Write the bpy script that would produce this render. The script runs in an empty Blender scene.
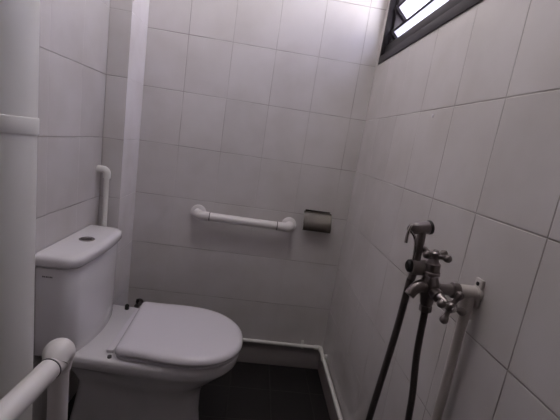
import bpy, bmesh, math
from mathutils import Vector, Matrix
PI = math.pi
S = bpy.context.scene
C = S.collection

# ------------------------------------------------------------------ materials
def lin(c):
    return tuple((v/12.92 if v <= .04045 else ((v+.055)/1.055)**2.4) for v in c) + (1,)

def mat(name, col, rough=.4, metal=0, noise=.0, nscale=20, bump=0, spec=.5, coat=0):
    m = bpy.data.materials.new(name); m.use_nodes = True
    nt = m.node_tree; b = nt.nodes['Principled BSDF']
    b.inputs['Roughness'].default_value = rough
    b.inputs['Metallic'].default_value = metal
    b.inputs['Specular IOR Level'].default_value = spec
    b.inputs['Coat Weight'].default_value = coat
    tc = nt.nodes.new('ShaderNodeTexCoord')
    n = nt.nodes.new('ShaderNodeTexNoise'); n.inputs['Scale'].default_value = nscale
    n.inputs['Detail'].default_value = 4
    nt.links.new(tc.outputs['Object'], n.inputs['Vector'])
    r = nt.nodes.new('ShaderNodeMix'); r.data_type = 'RGBA'
    c = lin(col)
    r.inputs['A'].default_value = tuple(v*(1-noise) for v in c[:3]) + (1,)
    r.inputs['B'].default_value = tuple(min(1, v*(1+noise)) for v in c[:3]) + (1,)
    nt.links.new(n.outputs['Fac'], r.inputs['Factor'])
    nt.links.new(r.outputs['Result'], b.inputs['Base Color'])
    if bump:
        bp = nt.nodes.new('ShaderNodeBump'); bp.inputs['Strength'].default_value = bump
        bp.inputs['Distance'].default_value = .002
        nt.links.new(n.outputs['Fac'], bp.inputs['Height'])
        nt.links.new(bp.outputs['Normal'], b.inputs['Normal'])
    return m

def tile_mat(name, axis, off, zoff, w, h, col, grout, rough=.17, mort=.0015, var=.03, grime=.1, gloss_noise=.1, wave=.25, vstr=1, vz=None):
    """axis: which world axis runs along the tile row ('X','Y'); floor uses 'F'."""
    m = bpy.data.materials.new(name); m.use_nodes = True
    nt = m.node_tree; L = nt.links; N = nt.nodes.new; b = nt.nodes['Principled BSDF']
    g = N('ShaderNodeNewGeometry'); sp = N('ShaderNodeSeparateXYZ'); L.new(g.outputs['Position'], sp.inputs[0])
    cb = N('ShaderNodeCombineXYZ')
    def sub(sock, v, dst):
        a = N('ShaderNodeMath'); a.operation = 'SUBTRACT'; a.inputs[1].default_value = v
        L.new(sock, a.inputs[0]); L.new(a.outputs[0], dst)
    if axis == 'F':
        sub(sp.outputs['X'], off, cb.inputs[0]); sub(sp.outputs['Y'], zoff, cb.inputs[1])
    else:
        sub(sp.outputs[axis], off, cb.inputs[0]); sub(sp.outputs['Z'], zoff, cb.inputs[1])
    c = lin(col)
    def brick(bw, bh, off=0):
        br = N('ShaderNodeTexBrick'); br.offset = 0; br.squash = 1
        br.inputs['Scale'].default_value = 1
        br.inputs['Brick Width'].default_value = bw; br.inputs['Row Height'].default_value = bh
        br.inputs['Mortar Size'].default_value = mort; br.inputs['Mortar Smooth'].default_value = .3
        br.inputs['Color1'].default_value = tuple(v*(1-var) for v in c[:3]) + (1,)
        br.inputs['Color2'].default_value = tuple(min(1, v*(1+var)) for v in c[:3]) + (1,)
        br.inputs['Mortar'].default_value = tuple(c[:3]) + (1,)
        L.new(cb.outputs[0], br.inputs['Vector'])
        return br
    bb = brick(w, h)
    def jm(axis_i, period):
        # distance to the nearest joint along one axis -> 0..1 mask
        s1 = N('ShaderNodeSeparateXYZ'); L.new(cb.outputs[0], s1.inputs[0])
        pp = N('ShaderNodeMath'); pp.operation = 'PINGPONG'; pp.inputs[1].default_value = period/2
        L.new(s1.outputs[axis_i], pp.inputs[0])
        q = N('ShaderNodeMapRange'); q.inputs['From Min'].default_value = mort*.6; q.inputs['From Max'].default_value = mort*1.5
        q.inputs['To Min'].default_value = 1; q.inputs['To Max'].default_value = 0
        L.new(pp.outputs[0], q.inputs['Value']); return q.outputs[0]
    # joints are filled unevenly: fading and darkening along their length
    nj = N('ShaderNodeTexNoise'); nj.inputs['Scale'].default_value = 6; nj.inputs['Detail'].default_value = 3
    L.new(g.outputs['Position'], nj.inputs['Vector'])
    nr = N('ShaderNodeMapRange'); nr.inputs['From Min'].default_value = .35; nr.inputs['From Max'].default_value = .65
    nr.inputs['To Min'].default_value = .35; nr.inputs['To Max'].default_value = 1; L.new(nj.outputs['Fac'], nr.inputs['Value'])
    vm = N('ShaderNodeMath'); vm.operation = 'MULTIPLY'; vm.inputs[1].default_value = vstr; L.new(jm(0, w), vm.inputs[0])
    if vz:
        zr = N('ShaderNodeMapRange'); zr.inputs['From Min'].default_value = vz[0]; zr.inputs['From Max'].default_value = vz[1]
        zr.inputs['To Min'].default_value = .12; L.new(sp.outputs['Z'], zr.inputs['Value'])
        v2 = N('ShaderNodeMath'); v2.operation = 'MULTIPLY'; L.new(vm.outputs[0], v2.inputs[0]); L.new(zr.outputs[0], v2.inputs[1]); vm = v2
    jx = N('ShaderNodeMath'); jx.operation = 'MAXIMUM'; L.new(vm.outputs[0], jx.inputs[0]); L.new(jm(1, h), jx.inputs[1])
    jf = N('ShaderNodeMath'); jf.operation = 'MULTIPLY'; L.new(jx.outputs[0], jf.inputs[0]); L.new(nr.outputs[0], jf.inputs[1])
    brm = N('ShaderNodeMix'); brm.data_type = 'RGBA'; L.new(jf.outputs[0], brm.inputs['Factor'])
    L.new(bb.outputs['Color'], brm.inputs['A']); brm.inputs['B'].default_value = lin(grout)
    n = N('ShaderNodeTexNoise'); n.inputs['Scale'].default_value = 5; n.inputs['Detail'].default_value = 6
    L.new(g.outputs['Position'], n.inputs['Vector'])
    cr = N('ShaderNodeValToRGB'); cr.color_ramp.elements[0].position = .3; cr.color_ramp.elements[1].position = .6
    k = 1-grime; cr.color_ramp.elements[0].color = (k, k*.99, k*.97, 1); cr.color_ramp.elements[1].color = (1, 1, 1, 1)
    L.new(n.outputs['Fac'], cr.inputs[0])
    mx = N('ShaderNodeMix'); mx.data_type = 'RGBA'; mx.blend_type = 'MULTIPLY'; mx.inputs['Factor'].default_value = 1
    L.new(brm.outputs['Result'], mx.inputs['A']); L.new(cr.outputs['Color'], mx.inputs['B'])
    L.new(mx.outputs['Result'], b.inputs['Base Color'])
    # roughness: glaze smooth, grout matt
    mr = N('ShaderNodeMapRange'); mr.inputs['To Min'].default_value = rough; mr.inputs['To Max'].default_value = .8
    L.new(jf.outputs[0], mr.inputs['Value'])
    ad = N('ShaderNodeMath'); ad.operation = 'MULTIPLY_ADD'; ad.inputs[1].default_value = gloss_noise
    L.new(n.outputs['Fac'], ad.inputs[0]); L.new(mr.outputs[0], ad.inputs[2]); L.new(ad.outputs[0], b.inputs['Roughness'])
    # bump: grout recess + slow glaze waviness
    n2 = N('ShaderNodeTexNoise'); n2.inputs['Scale'].default_value = 9; n2.inputs['Detail'].default_value = 1
    L.new(g.outputs['Position'], n2.inputs['Vector'])
    b1 = N('ShaderNodeBump'); b1.inputs['Strength'].default_value = wave; b1.inputs['Distance'].default_value = .006
    L.new(n2.outputs['Fac'], b1.inputs['Height'])
    b2 = N('ShaderNodeBump'); b2.inputs['Strength'].default_value = .8; b2.inputs['Distance'].default_value = .0015; b2.invert = True
    L.new(jx.outputs[0], b2.inputs['Height']); L.new(b1.outputs['Normal'], b2.inputs['Normal'])
    L.new(b2.outputs['Normal'], b.inputs['Normal'])
    return m

TC = (.81, .79, .79); GC = (.59, .56, .55)
M = {}
M['tile_back'] = tile_mat('tile_back', 'X', -.412, .11, .2, .25, TC, GC, vstr=.8, vz=(.80, 1.2))
M['tile_side'] = tile_mat('tile_side', 'Y', -.605, .11, .2, .25, TC, GC)
M['tile_left'] = tile_mat('tile_left', 'Y', -.594, .11, .2, .25, TC, GC, vstr=.25)
M['pier_side_lit'] = tile_mat('pier_side_lit', 'Y', 0, .11, .2, .25, (.93, .91, .92), (.80, .78, .79), vstr=0)  # same tile, lightened: window light painted into the pier's side face
M['tile_pier'] = tile_mat('tile_pier', 'X', -.68, .11, .2, .25, TC, GC)
M['tile_floor'] = tile_mat('tile_floor', 'F', -.016, -.205, .2, .2, (.115, .10, .105), (.29, .275, .275), rough=.45, mort=.0016, var=.25, grime=.35, wave=.15)
M['ceil'] = mat('ceiling_paint', (.84, .83, .81), .9, noise=.02)
M['cement'] = mat('cement_skirting', (.60, .57, .57), .7, noise=.08, nscale=14, bump=.3)
M['porcelain'] = mat('porcelain', (.90, .885, .90), .12, noise=.01, nscale=6, coat=.3)
M['seat'] = mat('seat_plastic', (.87, .85, .88), .22, noise=.01, nscale=6)
M['pvc'] = mat('white_pvc', (.87, .86, .845), .35, noise=.03, nscale=9)
M['nylon'] = mat('grab_bar_nylon', (.88, .86, .86), .32, noise=.02, nscale=12)
M['pvc_grey'] = mat('grey_pvc', (.76, .73, .72), .4, noise=.04, nscale=9)  # pvc in a greyer tone
M['ring'] = mat('dark_ring', (.30, .28, .30), .4, noise=.05)
M['alu'] = mat('dark_aluminium', (.11, .085, .11), .5, metal=.3, noise=.12, nscale=30)
M['black'] = mat('black_rubber', (.06, .05, .055), .5, noise=.1)
M['chrome'] = mat('dull_chrome', (.50, .47, .47), .30, metal=1, noise=.15, nscale=40)
M['cradle'] = mat('grey_cradle', (.47, .44, .43), .35, noise=.08)
M['bright'] = mat('bright_chrome', (.72, .70, .70), .14, metal=1, noise=.05, nscale=30)
M['steel'] = mat('brushed_steel', (.38, .36, .34), .27, metal=1, noise=.08, nscale=60)
M['tab'] = mat('grey_print', (.50, .48, .50), .5, noise=.05)
M['door'] = mat('door_laminate', (.25, .20, .17), .5, noise=.04)

# frosted louvre glass
m = bpy.data.materials.new('frosted_glass'); m.use_nodes = True; nt = m.node_tree
b = nt.nodes['Principled BSDF']; b.inputs['Base Color'].default_value = (.6, .6, .68, 1); b.inputs['Roughness'].default_value = .35
tr = nt.nodes.new('ShaderNodeBsdfTranslucent'); tr.inputs['Color'].default_value = (.62, .62, .70, 1)
mx = nt.nodes.new('ShaderNodeMixShader'); mx.inputs[0].default_value = .6
nz = nt.nodes.new('ShaderNodeTexNoise'); nz.inputs['Scale'].default_value = 120
bp = nt.nodes.new('ShaderNodeBump'); bp.inputs['Strength'].default_value = .2; bp.inputs['Distance'].default_value = .001
nt.links.new(nz.outputs['Fac'], bp.inputs['Height']); nt.links.new(bp.outputs['Normal'], b.inputs['Normal'])
nt.links.new(b.outputs[0], mx.inputs[1]); nt.links.new(tr.outputs[0], mx.inputs[2])
nt.links.new(mx.outputs[0], nt.nodes['Material Output'].inputs['Surface'])
M['glass'] = m
# braided hose
m = mat('braided_hose', (.30, .27, .27), .38, metal=.5)
nt = m.node_tree; w = nt.nodes.new('ShaderNodeTexWave'); w.wave_type = 'BANDS'; w.bands_direction = 'Z'; w.inputs['Scale'].default_value = 90
tc = nt.nodes.new('ShaderNodeTexCoord'); nt.links.new(tc.outputs['Object'], w.inputs['Vector'])
bp = nt.nodes.new('ShaderNodeBump'); bp.inputs['Strength'].default_value = .6; bp.inputs['Distance'].default_value = .001
nt.links.new(w.outputs['Fac'], bp.inputs['Height']); nt.links.new(bp.outputs['Normal'], nt.nodes['Principled BSDF'].inputs['Normal'])
M['hose'] = m
# added fill lamp
m = bpy.data.materials.new('fill_lamp_diffuser'); m.use_nodes = True
e = m.node_tree.nodes['Principled BSDF']; e.inputs['Base Color'].default_value = (.9, .9, .9, 1)
e.inputs['Emission Color'].default_value = (1, .95, .92, 1); e.inputs['Emission Strength'].default_value = 2.1
M['lamp'] = m

# ------------------------------------------------------------------ helpers
def obj(name, bm, m, parent=None, smooth=35, mods=None):
    bmesh.ops.recalc_face_normals(bm, faces=bm.faces[:])
    me = bpy.data.meshes.new(name); bm.to_mesh(me); bm.free()
    for p in me.polygons: p.use_smooth = True
    me.set_sharp_from_angle(angle=math.radians(smooth))
    me.materials.append(M[m])
    o = bpy.data.objects.new(name, me); C.objects.link(o)
    if parent:
        o.parent = parent
        o.matrix_parent_inverse = Matrix.Identity(4)
        o.location = -world_loc(parent)
        if parent.get('_r'): pass
    return o
def world_loc(o):
    v = Vector(o.location)
    while o.parent:
        o = o.parent; v = v + Vector(o.location)
    return v
def tag(o, label=None, cat=None, group=None, kind=None):
    if label: o['label'] = label
    if cat: o['category'] = cat
    if group: o['group'] = group
    if kind: o['kind'] = kind
    return o
def empty(name, loc, label, cat, group=None):
    o = bpy.data.objects.new(name, None); C.objects.link(o); o.location = loc
    o.empty_display_size = .05
    return tag(o, label, cat, group)

def box(bm, x0, x1, y0, y1, z0, z1, bev=0, seg=2):
    v = [bm.verts.new((x, y, z)) for x in (x0, x1) for y in (y0, y1) for z in (z0, z1)]
    fs = [bm.faces.new([v[i] for i in q]) for q in ((0,1,3,2),(4,6,7,5),(0,4,5,1),(2,3,7,6),(0,2,6,4),(1,5,7,3))]
    if bev:
        es = set(e for f in fs for e in f.edges)
        bmesh.ops.bevel(bm, geom=list(es), offset=bev, segments=seg, profile=.5, affect='EDGES')
    return bm
def B(*a, **k): return box(bmesh.new(), *a, **k)

def catmull(pts, n=8):
    P = [Vector(p) for p in pts]; out = []
    for i in range(len(P)-1):
        p0 = P[i-1] if i else P[0]*2-P[1]; p1 = P[i]; p2 = P[i+1]; p3 = P[i+2] if i+2 < len(P) else P[-1]*2-P[-2]
        for k in range(n):
            t = k/n
            out.append(.5*((2*p1)+(-p0+p2)*t+(2*p0-5*p1+4*p2-p3)*t*t+(-p0+3*p1-3*p2+p3)*t**3))
    out.append(P[-1]); return out
def fillet(pts, r, n=8):
    """polyline with rounded corners of radius r"""
    P = [Vector(p) for p in pts]; out = [P[0]]
    for i in range(1, len(P)-1):
        a = (P[i-1]-P[i]).normalized(); c = (P[i+1]-P[i]).normalized()
        half = a.angle(c)/2; d = r/math.tan(half)
        A = P[i]+a*d; Cc = P[i]+c*d
        cen = P[i]+(a+c).normalized()*(r/math.sin(half))
        u = A-cen; v = Cc-cen; th = u.angle(v)
        for k in range(n+1):
            t = k/n
            out.append(cen+(u*math.sin((1-t)*th)+v*math.sin(t*th))/math.sin(th))
    out.append(P[-1]); return out
def tube(bm, pts, r, seg=16, cap=True):
    """r float or list"""
    P = [Vector(p) for p in pts]; n = len(P)
    R = r if isinstance(r, (list, tuple)) else [r]*n
    T = []
    for i in range(n):
        t = (P[min(i+1, n-1)]-P[max(i-1, 0)])
        T.append(t.normalized() if t.length > 1e-9 else (T[-1] if T else Vector((0,0,1))))
    ref = Vector((0,0,1)) if abs(T[0].z) < .9 else Vector((1,0,0))
    N = T[0].cross(ref).normalized(); rings = []
    for i in range(n):
        N = (N-T[i]*N.dot(T[i])).normalized(); Bn = T[i].cross(N)
        rings.append([bm.verts.new(P[i]+(N*math.cos(a)+Bn*math.sin(a))*R[i]) for a in [2*PI*k/seg for k in range(seg)]])
    for a, b_ in zip(rings, rings[1:]):
        for k in range(seg):
            bm.faces.new((a[k], a[(k+1) % seg], b_[(k+1) % seg], b_[k]))
    if cap:
        bm.faces.new(rings[0][::-1]); bm.faces.new(rings[-1])
    return bm
def T_(*a, **k): return tube(bmesh.new(), *a, **k)
def lathe(bm, o, d, prof, seg=24):
    """prof: list of (distance along d, radius)"""
    o = Vector(o); d = Vector(d).normalized()
    ref = Vector((0,0,1)) if abs(d.z) < .9 else Vector((1,0,0))
    N = d.cross(ref).normalized(); Bn = d.cross(N); rings = []
    for t, r in prof:
        r = max(r, 1e-4)
        rings.append([bm.verts.new(o+d*t+(N*math.cos(a)+Bn*math.sin(a))*r) for a in [2*PI*k/seg for k in range(seg)]])
    for a, b_ in zip(rings, rings[1:]):
        for k in range(seg):
            bm.faces.new((a[k], a[(k+1) % seg], b_[(k+1) % seg], b_[k]))
    bm.faces.new(rings[0][::-1]); bm.faces.new(rings[-1])
    return bm
def LA(*a, **k): return lathe(bmesh.new(), *a, **k)
def loft(rings, bm=None, cap=(1, 1)):
    bm = bm or bmesh.new()
    R = [[bm.verts.new(p) for p in r] for r in rings]; n = len(R[0])
    for a, b_ in zip(R, R[1:]):
        for k in range(n): bm.faces.new((a[k], a[(k+1) % n], b_[(k+1) % n], b_[k]))
    if cap[0]: bm.faces.new(R[0][::-1])
    if cap[1]: bm.faces.new(R[-1])
    return bm

# ------------------------------------------------------------------ room
XL, XR, YB, YF, ZC = -.68, .463, 0, -2.3, 2.45
PY, PX = -.2, -.595               # pier in the back left corner
WY0, WY1, WZ0, WZ1 = -1.27, -.045, 1.612, 2.23
st = lambda o: tag(o, kind='structure')
st(obj('floor', B(XL-.1, XR+.16, YF-.1, .1, -.06, 0), 'tile_floor'))
st(obj('ceiling', B(XL-.1, XR+.16, YF-.1, .1, ZC, ZC+.05), 'ceil'))
st(obj('wall_back', B(XL-.1, XR+.14, 0, .1, 0, ZC), 'tile_back'))
st(obj('wall_left', B(XL-.1, XL, YF, 0, 0, ZC), 'tile_left'))
pm = B(XL, PX, PY, 0, 0, ZC)
wp = obj('wall_pier', pm, 'tile_pier'); wp.data.materials.append(M['pier_side_lit'])
for p_ in wp.data.polygons:
    if abs(p_.normal.x) > .5: p_.material_index = 1
st(wp)
bm = bmesh.new()
box(bm, XR, XR+.14, YF, 0, 0, WZ0); box(bm, XR, XR+.14, YF, 0, WZ1, ZC)
box(bm, XR, XR+.14, YF, WY0, WZ0, WZ1); box(bm, XR, XR+.14, WY1, 0, WZ0, WZ1)
st(obj('wall_right', bm, 'tile_side'))
st(obj('wall_front', B(XL-.1, XR+.14, YF-.1, YF, 0, ZC), 'tile_back'))
d = st(obj('door_1', B(-.55, .35, YF, YF+.03, 0, 2.1, bev=.004), 'door'))
obj('door_handle', LA((.18, YF+.03, 1.0), (0,1,0), [(0,.025),(.006,.025),(.008,.01),(.04,.01),(.045,.025),(.065,.02),(.07,.004)]), 'chrome', d)
# cement skirting under the wall pipe
st(obj('baseboard_back', B(PX, XR, -.006, 0, 0, .128, bev=.002), 'cement'))
st(obj('baseboard_right', B(XR-.006, XR, YF, -.006, 0, .122, bev=.002), 'cement'))

# ---- window
win = tag(bpy.data.objects.new('window_1', None), kind='structure'); C.objects.link(win); win.location = (XR, WY1, WZ0)
X0 = XR
bm = bmesh.new()
fx0, fx1 = X0-.004, X0+.05
# outer flange ring
box(bm, fx0, fx1, WY0, WY1, WZ0, WZ0+.034, bev=.002); box(bm, fx0, fx1, WY0, WY1, WZ1-.034, WZ1, bev=.002)
box(bm, fx0, fx1, WY1-.014, WY1, WZ0, WZ1, bev=.002); box(bm, fx0, fx1, WY0, WY0+.034, WZ0, WZ1, bev=.002)
obj('window_frame', bm, 'alu', win)
bm = bmesh.new()
ix0, ix1 = X0+.012, X0+.045
box(bm, ix0, ix1, WY0, WY1-.01, WZ0+.038, WZ0+.080, bev=.002); box(bm, ix0, ix1, WY0, WY1-.01, WZ1-.07, WZ1-.036, bev=.002)
box(bm, ix0+.01, ix1+.02, WY1-.045, WY1-.016, WZ0+.04, WZ1-.04, bev=.002); box(bm, ix0+.01, ix1+.02, WY0+.035, WY0+.06, WZ0+.04, WZ1-.04, bev=.002)
obj('inner_frame', bm, 'alu', win)
# louvre blades, each sloping down to the outside, with end clips
zs = [1.742+.1*i for i in range(5)]
for z in zs:
    def slab(y0, y1, a0, a1, t):
        # a: along the blade from inner edge outwards ; t thickness
        dx, dz = math.cos(.72), -math.sin(.72); nx, nz = -dz, dx
        b_ = bmesh.new(); vs = []
        for y in (y0, y1):
            for a, tt in ((a0, -t), (a1, -t), (a1, t), (a0, t)):
                vs.append(b_.verts.new((X0+.018+dx*a+nx*tt, y, z+dz*a+nz*tt)))
        b_.faces.new(vs[:4][::-1]); b_.faces.new(vs[4:])
        for k in range(4): b_.faces.new((vs[k], vs[(k+1) % 4], vs[4+(k+1) % 4], vs[4+k]))
        return b_
    bl = obj('louvre_blade', slab(WY0+.065, WY1-.05, 0, .1, .0025), 'glass', win)
    obj('blade_edge', slab(WY0+.065, WY1-.05, -.004, .004, .0035), 'alu', bl)
    obj('blade_clip', slab(WY1-.068, WY1-.046, -.006, .09, .013), 'alu', bl)
    obj('blade_clip', slab(WY0+.06, WY0+.08, -.006, .09, .013), 'alu', bl)

# ------------------------------------------------------------------ fill lamp added on the ceiling to brighten the room (out of frame)
lp = empty('fill_lamp', (0.03, -.85, ZC), 'round white fill lamp added on the ceiling, out of frame', 'lamp')
obj('fill_lamp_base', LA((0.03, -.85, ZC), (0,0,-1), [(0,.23),(.03,.23),(.032,.22)]), 'pvc', lp)
obj('fill_lamp_shade', LA((0.03, -.85, ZC-.03), (0,0,-1), [(0,.215),(.02,.21),(.045,.17),(.058,.09),(.06,.005)]), 'lamp', lp)

# ------------------------------------------------------------------ toilet
TY = -.458
toilet = empty('toilet', (-.4, TY, 0), 'white ceramic close-coupled toilet with its lid closed', 'toilet')
def dring(z, xb, hwb, xm, hwm, tip, rc=.03, n=2.25, sh=0):
    pts = []
    # near side (y-) from back to front then far side back
    side = []
    for k in range(7):                                   # back corner arc
        a = PI/2*k/6
        side.append((xb+rc-rc*math.cos(a), (hwb-rc)+rc*math.sin(a)))
    for k in range(1, 7):                                # side
        t = k/7; x = xb+rc+(xm-xb-rc)*t
        s = t*t*(3-2*t); side.append((x, hwb+(hwm-hwb)*s))
    for k in range(0, 25):                               # nose
        a = PI/2*k/24
        side.append((xm+(tip-xm)*math.sin(a)**(2/n), hwm*math.cos(a)**(2/n) if k < 24 else 0))
    yo = lambda x: TY + sh*(x+.45)
    near = [(x, yo(x)-y, z) for x, y in side]
    far = [(x, yo(x)+y, z) for x, y in side[:-1]][::-1]
    return near+far
SH = -.06
lv = [(0,-.615,.122,-.3,.122,-.120),(.015,-.614,.119,-.3,.120,-.124),(.10,-.60,.108,-.3,.111,-.134),(.19,-.585,.104,-.3,.110,-.134),
      (.235,-.583,.105,-.3,.122,-.120),(.265,-.60,.110,-.29,.140,-.095),(.297,-.62,.120,-.28,.160,-.060),(.325,-.65,.143,-.27,.174,-.032),
      (.345,-.668,.175,-.26,.185,-.010),(.356,-.672,.188,-.26,.190,-.003),(.382,-.674,.192,-.26,.192,.000),(.393,-.673,.190,-.26,.190,-.002),(.398,-.668,.184,-.26,.184,-.008)]
obj('bowl', loft([dring(*l, sh=SH) for l in lv]), 'porcelain', toilet, smooth=50)
def lidring(z, g, tip=.006):   # g = inset
    return [(x-.045*(y-TY), y-.002, zz) for x, y, zz in dring(z, -.434+g, .184-g, -.215, .195-g, tip-g, rc=max(.024-g, .004), n=2.15, sh=SH)]
st_r = [(.400,.012),(.401,.008),(.404,.006),(.411,.006),(.4135,.010)]
obj('seat', loft([lidring(z, g) for z, g in st_r]), 'seat', toilet)
lid = [(.4185,.014),(.4175,.003),(.4195,.0005),(.426,0),(.433,.002),(.439,.006),(.4430,.013),(.4452,.022),(.4465,.04),(.447,.075)]
obj('lid', loft([lidring(z, g) for z, g in lid]), 'seat', toilet, smooth=50)
obj('hinge_bar', B(-.462, -.436, TY-.150, TY+.150, .399, .4125, bev=.004), 'seat', toilet)
# small black buffer / bolt cap at the near end of the seat
obj('hinge_cap', LA((-.441, TY-.172, .397), (0,0,1), [(0,.007),(.008,.007),(.010,.004)]), 'ring', toilet)
obj('hinge_cap', LA((-.503, TY+.166, .396), (0,0,1), [(0,.009),(.020,.009),(.025,.004)]), 'black', toilet)

def tring(z, hw, xf, bow, rc=.042, xb=-.677):
    pts = []; N = 20
    side = []
    for k in range(7):
        a = PI/2*k/6; side.append((xb+.008-.008*math.cos(a), hw-.008+.008*math.sin(a)))
    for k in range(1, 6): side.append((xb+.008+(xf-rc-xb-.008)*k/6, hw))
    for k in range(9):
        a = PI/2*k/8; side.append((xf-rc+rc*math.sin(a), hw-rc+rc*math.cos(a)))
    for k in range(1, 9): side.append((xf, (hw-rc)*(1-k/8)))
    side = [(x+bow*(1-(y/hw)**2)*max(0, (x-xb)/(xf-xb))**2, y) for x, y in side]
    return [(x, TY-y*1.045, z) for x, y in side]+[(x, TY+y, z) for x, y in side[:-1]][::-1]
tk = [(.388,.172,-.582,.030),(.390,.181,-.573,.034),(.398,.187,-.568,.036),(.46,.188,-.566,.032),(.58,.188,-.562,.022),(.701,.189,-.559,.016),(.705,.187,-.561,.016),(.706,.178,-.570,.016),(.713,.176,-.572,.016)]
tank = obj('cistern', loft([tring(*t) for t in tk]), 'porcelain', toilet, smooth=50)
ld = [(.713,.182,-.565,.016),(.7135,.195,-.552,.017),(.717,.198,-.549,.018),(.738,.198,-.548,.018),(.7455,.195,-.551,.018),(.7495,.188,-.558,.017),(.7515,.176,-.570,.015)]
cl = obj('cistern_lid', loft([tring(*t) for t in ld]), 'porcelain', toilet, smooth=50)
fb = obj('flush_button', LA((-.605, TY-.010, .7505), (0,0,1), [(0,.026),(.003,.026),(.0045,.0235),(.0045,.020),(.003,.019)]), 'bright', toilet)
obj('button_half', LA((-.605, TY-.010, .753), (0,0,1), [(0,.018),(.003,.0175),(.004,.012)]), 'chrome', fb)
bm = bmesh.new()
for i, w_ in enumerate((.004,.003,.004,.003,.004,.003)):
    box(bm, -.652+i*.0055, -.652+i*.0055+w_, TY-.1985, TY-.1963, .676, .6805)
mk = obj('printed_mark', bm, 'tab', toilet)

# ------------------------------------------------------------------ grab bar, back wall
def grab_bar():
    g = empty('grab_bar', (-.05, 0, .78), 'white straight grab bar screwed to the back wall above the toilet', 'grab bar')
    xa, xb, za, zb, y = -.285, .172, .800, .797, -.062
    for x, z, s in ((xa, za, 1), (xb, zb, -1)):
        f = obj('wall_flange', LA((x, 0, z), (0,-1,0), [(0,.038),(.006,.038),(.010,.033),(.014,.022)]), 'nylon', g)
        obj('elbow', T_(fillet([(x, -.008, z), (x, y, z), (x+s*.06, y, z)], .03), .0215), 'nylon', g)
    zl = lambda x: za+(zb-za)*(x-xa)/(xb-xa)
    obj('bar', T_([(xa+.055, y, zl(xa+.055)), (xb-.055, y, zl(xb-.055))], .0198, seg=24), 'nylon', g)
    for x in (xa+.064, xb-.064):
        obj('joint_ring', T_([(x-.002, y, zl(x)), (x+.002, y, zl(x))], .0212, seg=24), 'ring', g)
grab_bar()

# ------------------------------------------------------------------ foreground support rail
g = empty('support_rail', (-.325, -1.182, 0), 'white tubular support rail with elbow in the foreground beside the thick pipe', 'grab bar')
RX, RY, RZ = -.325, -1.182, .797
rp = lambda y: (-.3155+(y+1.20)*.052, y, .795)
obj('floor_flange', LA((RX, RY, 0), (0,0,1), [(0,.045),(.006,.045),(.012,.036),(.02,.022)]), 'nylon', g)
obj('post', T_([(RX, RY, .01), (RX, RY, RZ-.03)], .0160, seg=28), 'nylon', g)
obj('elbow', T_(fillet([(RX, RY, RZ-.034), (RX+.003, RY-.001, RZ+.022), rp(-1.213)], .016, 12), [.0185, .0210]+[.0232]*8+[.0228,.0220,.0210,.0200,.0190], seg=32), 'nylon', g)
obj('rail', T_([rp(-1.20), rp(-2.20)], .0172, seg=28), 'nylon', g)
obj('joint_ring', T_([rp(-1.2250), rp(-1.2268)], .0183, seg=32), 'ring', g)
RX = -.37
obj('wall_mount', B(RX-.03, RX+.03, -2.27, -2.19, RZ-.03, RZ+.03, bev=.006), 'nylon', g)
obj('wall_mount', B(RX-.05, RX+.05, -2.268, -2.255, RZ-.08, RZ+.08, bev=.004), 'nylon', g)

# ------------------------------------------------------------------ thick soil pipe
PXc, PYc, PR = -.566, -1.0, .080
g = empty('soil_pipe', (PXc, PYc, 0), 'thick off-white vertical drain pipe with a coupling at the left edge', 'pipe')
obj('lower_pipe', LA((PXc, PYc, 0), (0,0,1), [(0,PR),(1.146,PR)], seg=64), 'pvc', g)
obj('upper_pipe', LA((PXc, PYc, 1.15), (0,0,1), [(0,PR),(ZC-1.15,PR)], seg=64), 'pvc', g)
obj('coupling', LA((PXc, PYc, 1.141), (0,0,1), [(0,PR+.001),(.0,PR+.002),(.002,PR+.003),(.030,PR+.003),(.033,PR+.002),(.034,PR)], seg=64), 'pvc', g)

# ------------------------------------------------------------------ small feed pipe behind cistern
g = empty('feed_pipe', (-.645, -.226, 0), 'thin white pipe with an elbow rising behind the cistern', 'pipe')
fx, fy, fz = -.642, -.232, .981
obj('pipe', T_([(fx, fy, .02), (fx, fy, fz-.015)], .0105), 'pvc', g)
obj('elbow', T_(fillet([(fx, fy, fz-.035), (fx, fy, fz), (XL, fy, fz)], .016), .0145), 'pvc', g)

# ------------------------------------------------------------------ pipe at the foot of the walls
g = empty('wall_pipe', (.2, -.014, .137), 'thin white pipe running along the foot of back and right walls', 'pipe')
px_, py_, pz_ = XR-.016, -.016, .139
obj('pipe_run', T_([(PX+.002, py_, pz_), (px_-.02, py_, pz_)], .0095), 'pvc', g)
obj('elbow', T_(fillet([(px_-.034, py_, pz_), (px_, py_, pz_), (px_, py_-.034, pz_-.001)], .015), .0125), 'pvc', g)
obj('pipe_run', T_([(px_, py_-.02, pz_-.001), (px_, -2.28, pz_-.014)], .0095), 'pvc', g)
def clip(x, y, z, ax, par):
    bm = bmesh.new()
    if ax == 'x':
        tube(bm, [(x-.006, y, z), (x+.006, y, z)], .0125); box(bm, x-.006, x+.006, y+.002, -.0005, z-.004, z+.026, bev=.001)
    else:
        tube(bm, [(x, y-.006, z), (x, y+.006, z)], .0125); box(bm, x+.002, XR-.0005, y-.006, y+.006, z-.006, z+.026, bev=.001)
    return obj('pipe_clip', bm, 'pvc', par)
clip(.347, py_, pz_, 'x', g); clip(-.25, py_, pz_, 'x', g)
for y in (-.115, -.62, -1.0): clip(px_, y, pz_-.001+(y*.006), 'y', g)

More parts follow.
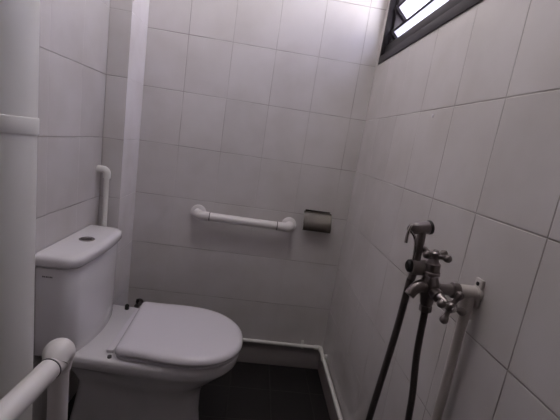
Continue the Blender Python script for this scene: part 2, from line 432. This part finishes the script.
# ------------------------------------------------------------------ riser on the right wall, with wall-plate elbow
AY, AZ = -1.080, .953
g = empty('riser_pipe', (.444, AY, .15), 'white vertical pipe up the right wall ending in a wall-plate elbow', 'pipe')
obj('pipe', T_([(.444, AY, .135), (.444, AY, AZ-.02)], .0105), 'pvc_grey', g)
wpbm = LA((XR, AY, AZ), (-1,0,0), [(0,.0165),(.008,.0165),(.010,.0145),(.045,.0145),(.047,.0125)])
tube(wpbm, [(.442, AY, AZ-.045), (.442, AY, AZ)], .0138)
obj('elbow_socket', wpbm, 'pvc_grey', g)
bm = bmesh.new(); box(bm, XR-.007, XR, AY-.012, AY+.012, AZ-.030, AZ+.032, bev=.0025)
pl = obj('wall_plate', bm, 'pvc_grey', g)
for dz in (-.024, .021):
    obj('screw', LA((XR-.0065, AY, AZ+dz), (-1,0,0), [(0,.0045),(.002,.0045),(.003,.002)], seg=12), 'black', pl)

# ------------------------------------------------------------------ two-way tap
TX = .350
tap = empty('bidet_tap', (TX, AY, AZ), 'dull chrome two-way tap with cross handles projecting from the right wall', 'tap')
obj('inlet', LA((.419, AY, AZ), (-1,0,0), [(0,.0125),(.003,.0165),(.016,.0165),(.019,.0125),(.030,.0115),(.060,.0120)]), 'chrome', tap)
TXD = Vector((-.07, 0, 1))
obj('body', LA((TX+.006, AY, .914), TXD, [(0,.011),(.006,.0135),(.018,.0150),(.030,.0195),(.046,.0205),(.058,.0165),(.066,.0145),(.068,.0175),(.074,.0175),(.076,.0155),(.092,.0155),(.094,.0125),(.100,.0100),(.106,.0090)]), 'chrome', tap)
obj('outlet_nut', LA((TX+.007, AY, .899), TXD, [(0,.0085),(.001,.0125),(.014,.0125),(.016,.010)], seg=6), 'chrome', tap)
sp_pts = catmull([(TX+.000, AY-.002, .950), (TX-.016, AY-.006, .957), (TX-.031, AY-.010, .951), (TX-.042, AY-.013, .936)], 6)
obj('spout', T_(sp_pts, [.0140-.0035*i/(len(sp_pts)-1) for i in range(len(sp_pts))]), 'chrome', tap)
def cross(o, axis, u, v, name='cross_handle', s=1):
    """hub along axis, four ball-ended arms along +-u, +-v"""
    o = Vector(o); ax = Vector(axis).normalized(); u = Vector(u).normalized(); v = Vector(v).normalized()
    h = obj(name, LA(o-ax*.010, ax, [(0,.007),(.004,.0100),(.012,.0110),(.016,.0105),(.019,.007)]), 'chrome', tap)
    for w_ in (u, -u, v, -v):
        d_ = (w_+ax*.12).normalized()
        obj('handle_arm', LA(o+d_*.004, d_, [(0,.0060),(.009,.0048),(.015,.0052),(.019,.0072),(.0235,.0083),(.0280,.0074),(.0310,.0040),(.0318,.0008)], seg=16), 'chrome', h)
    obj('handle_cap', LA(o+ax*.009, ax, [(0,.006),(.001,.0062),(.003,.005),(.0035,.001)]), 'bright', h)
cross((TX, AY, 1.022), (0,0,1), (1,.55,0), (-.55,1,0))
# second valve towards the viewer
vo = Vector((TX+.004, AY-.006, .951)); hd = Vector((.366, -1.146, .944)); ad = (hd-vo).normalized()
obj('side_valve', LA(vo, ad, [(0,.0120),(.012,.0115),(.016,.0125),(.028,.0125),(.030,.0095),(.040,.0075),((hd-vo).length-.004,.0055)]), 'chrome', tap)
u = ad.cross(Vector((0,0,1))).normalized(); v = ad.cross(u).normalized()
a = math.radians(-17)
cross(hd, ad, u*math.cos(a)+v*math.sin(a), -u*math.sin(a)+v*math.cos(a))
# sprayer cradle on the left of the tap
cr = obj('sprayer_holder', LA((TX-.003, AY+.012, .990), (-1,0,-.03), [(0,.0145),(.002,.0165),(.034,.0165),(.036,.0155)]), 'cradle', tap)
obj('holder_cap', LA((TX-.034, AY+.014, .990), (-1,0,-.03), [(0,.0125),(.002,.0135),(.010,.0130),(.013,.009)]), 'black', cr)

# ------------------------------------------------------------------ hand sprayer and its hose
sx, sy = .321, AY+.014
spr = empty('hand_sprayer', (sx, sy, .99), 'small chrome trigger bidet sprayer standing in the holder beside the tap', 'bidet sprayer')
bm = bmesh.new()
tube(bm, catmull([(sx-.002, sy, .960), (sx+.000, sy, .990), (sx-.001, sy, 1.03), (sx-.002, sy, 1.060), (sx-.002, sy, 1.074)], 6), [.0078]*8+[.0084]*6+[.0088]*6+[.0095]*5)
obj('handle', bm, 'chrome', spr)
obj('spray_head', LA((sx-.032, sy, 1.066), (1,.1,.20), [(0,.006),(.003,.0090),(.014,.0115),(.028,.0130),(.044,.0135)]), 'chrome', spr)
hd0 = Vector((sx-.032, sy, 1.066))+Vector((1,.1,.20)).normalized()*.043
obj('nozzle_face', LA(hd0, (1,.1,.20), [(0,.0138),(.002,.0148),(.006,.0146),(.008,.0115)]), 'black', spr)
bm = bmesh.new()
tube(bm, catmull([(sx-.018, sy-.008, 1.079), (sx-.032, sy-.009, 1.076), (sx-.035, sy-.009, 1.060), (sx-.035, sy-.009, 1.040)], 5), .0034, seg=10)
tube(bm, catmull([(sx-.030, sy-.008, 1.066), (sx-.019, sy-.009, 1.052), (sx-.014, sy-.010, 1.030), (sx-.012, sy-.010, 1.006)], 5), .0026, seg=10)
obj('trigger', bm, 'bright', spr)
hose = T_(catmull([(TX+.007, AY, .8985), (TX+.012, AY, .80), (TX+.028, AY, .66), (TX+.040, AY+.01, .42), (TX+.005, AY+.03, .24), (.325, AY+.05, .18), (.290, AY+.05, .26), (.297, AY+.035, .45), (.303, AY+.02, .66), (.312, AY+.013, .84), (sx-.004, sy, .962)], 10), .0074, seg=14)
ho = tag(obj('flexible_hose', hose, 'hose'), 'dark braided flexible hose looping down from the tap to the sprayer', 'hose')

# ------------------------------------------------------------------ toilet roll holder
g = empty('toilet_roll_holder', (.31, 0, .84), 'brushed steel toilet roll holder with curved cover on the back wall', 'toilet roll holder')
hx0, hx1 = .238, .378
obj('back_plate', B(hx0+.006, hx1-.006, -.004, 0, .815, .888, bev=.001), 'steel', g)
prof = [(-.002,.8845),(-.010,.8840),(-.022,.872),(-.040,.846),(-.052,.826),(-.057,.813),(-.055,.800),(-.046,.793)]
prof = [(p.x, p.y-.004) for p in catmull([(a_, b_, 0) for a_, b_ in prof], 5)]
inn = []
for i, (y_, z_) in enumerate(prof):
    y2, z2 = prof[min(i+1, len(prof)-1)]; y1, z1 = prof[max(i-1, 0)]
    tx, tz = y2-y1, z2-z1; l_ = math.hypot(tx, tz); inn.append((y_+(-tz/l_)*.0015*-1*-1 if False else y_-tz/l_*.0015, z_+tx/l_*.0015))
ring = prof+inn[::-1]
obj('cover', loft([[(x, y_, z_) for y_, z_ in ring] for x in (hx0, hx1)]), 'steel', g)
for x in (hx0+.010, hx1-.012):
    obj('side_arm', loft([[(xx, y_, z_) for y_, z_ in ((0,.868),(-.018,.868),(-.034,.848),(-.046,.825),(-.046,.806),(-.032,.802),(-.010,.810),(0,.815))] for xx in (x, x+.002)]), 'steel', g)
obj('roller', T_([(hx0+.011, -.036, .820), (hx1-.011, -.036, .820)], .007), 'black', g)

# ------------------------------------------------------------------ stop valves behind the toilet, dab for a wall glint
def stop_valve(o, d, lab):
    o = Vector(o); d = Vector(d)
    g = empty('stop_valve', o, lab, 'valve')
    obj('valve_body', LA(o, d, [(0,.020),(.003,.020),(.005,.009),(.035,.009),(.036,.012),(.050,.012)]), 'chrome', g)
    obj('valve_knob', LA(o+d*.040, (0,0,1), [(0,.005),(.018,.005),(.020,.008),(.034,.007),(.036,.003)]), 'black', g)
stop_valve((-.534, 0, .285), (0,-1,0), 'small black-knobbed stop valve on the back wall behind the toilet lid')
d_ = tag(obj('glint_dab', LA((XR, -.693, 1.342), (-1,0,0), [(0,.0062),(.0010,.0058),(.0015,.0045),(.0018,.001)], seg=12), 'porcelain'), 'tiny white dab standing in for a glint on the right wall just below a grout line', 'glint dab')  # shallow white disc in place of a bright reflection on the tile

# ------------------------------------------------------------------ light
w = bpy.data.worlds.new('World'); S.world = w; w.use_nodes = True
bg = w.node_tree.nodes['Background']; bg.inputs['Color'].default_value = (.985, .965, 1, 1); bg.inputs['Strength'].default_value = 5.1
L = bpy.data.lights.new('daylight', 'AREA'); L.shape = 'RECTANGLE'; L.size = 1.2; L.size_y = .6; L.cycles.is_portal = True
lo = bpy.data.objects.new('daylight', L); C.objects.link(lo); lo.location = (XR+.145, (WY0+WY1)/2, (WZ0+WZ1)/2)
lo.rotation_euler = (PI/2, 0, PI/2)   # looks toward -X

# ------------------------------------------------------------------ camera
cam = bpy.data.cameras.new('camera'); co = bpy.data.objects.new('camera', cam); C.objects.link(co); S.camera = co
f, yaw, pit, rol = 354.957, .0870964, -.18888, .150742
cam.sensor_width = 36; cam.sensor_fit = 'HORIZONTAL'; cam.lens = f/560*36; cam.clip_start = .01
F = Vector((math.sin(yaw)*math.cos(pit), math.cos(yaw)*math.cos(pit), math.sin(pit)))
Rt = Vector((math.cos(yaw), -math.sin(yaw), 0)); Up = Rt.cross(F)
R2 = Rt*math.cos(rol)+Up*math.sin(rol); U2 = -Rt*math.sin(rol)+Up*math.cos(rol)
mw = Matrix((R2, U2, -F)).transposed().to_4x4(); mw.translation = Vector((-.036279, -1.751072, 1.201563))
co.matrix_world = mw

vs = S.view_settings; S.display_settings.display_device = 'sRGB'
vs.view_transform = 'Standard'; vs.look = 'None'; vs.gamma = 1; vs.use_curve_mapping = False; vs.exposure = 2.1
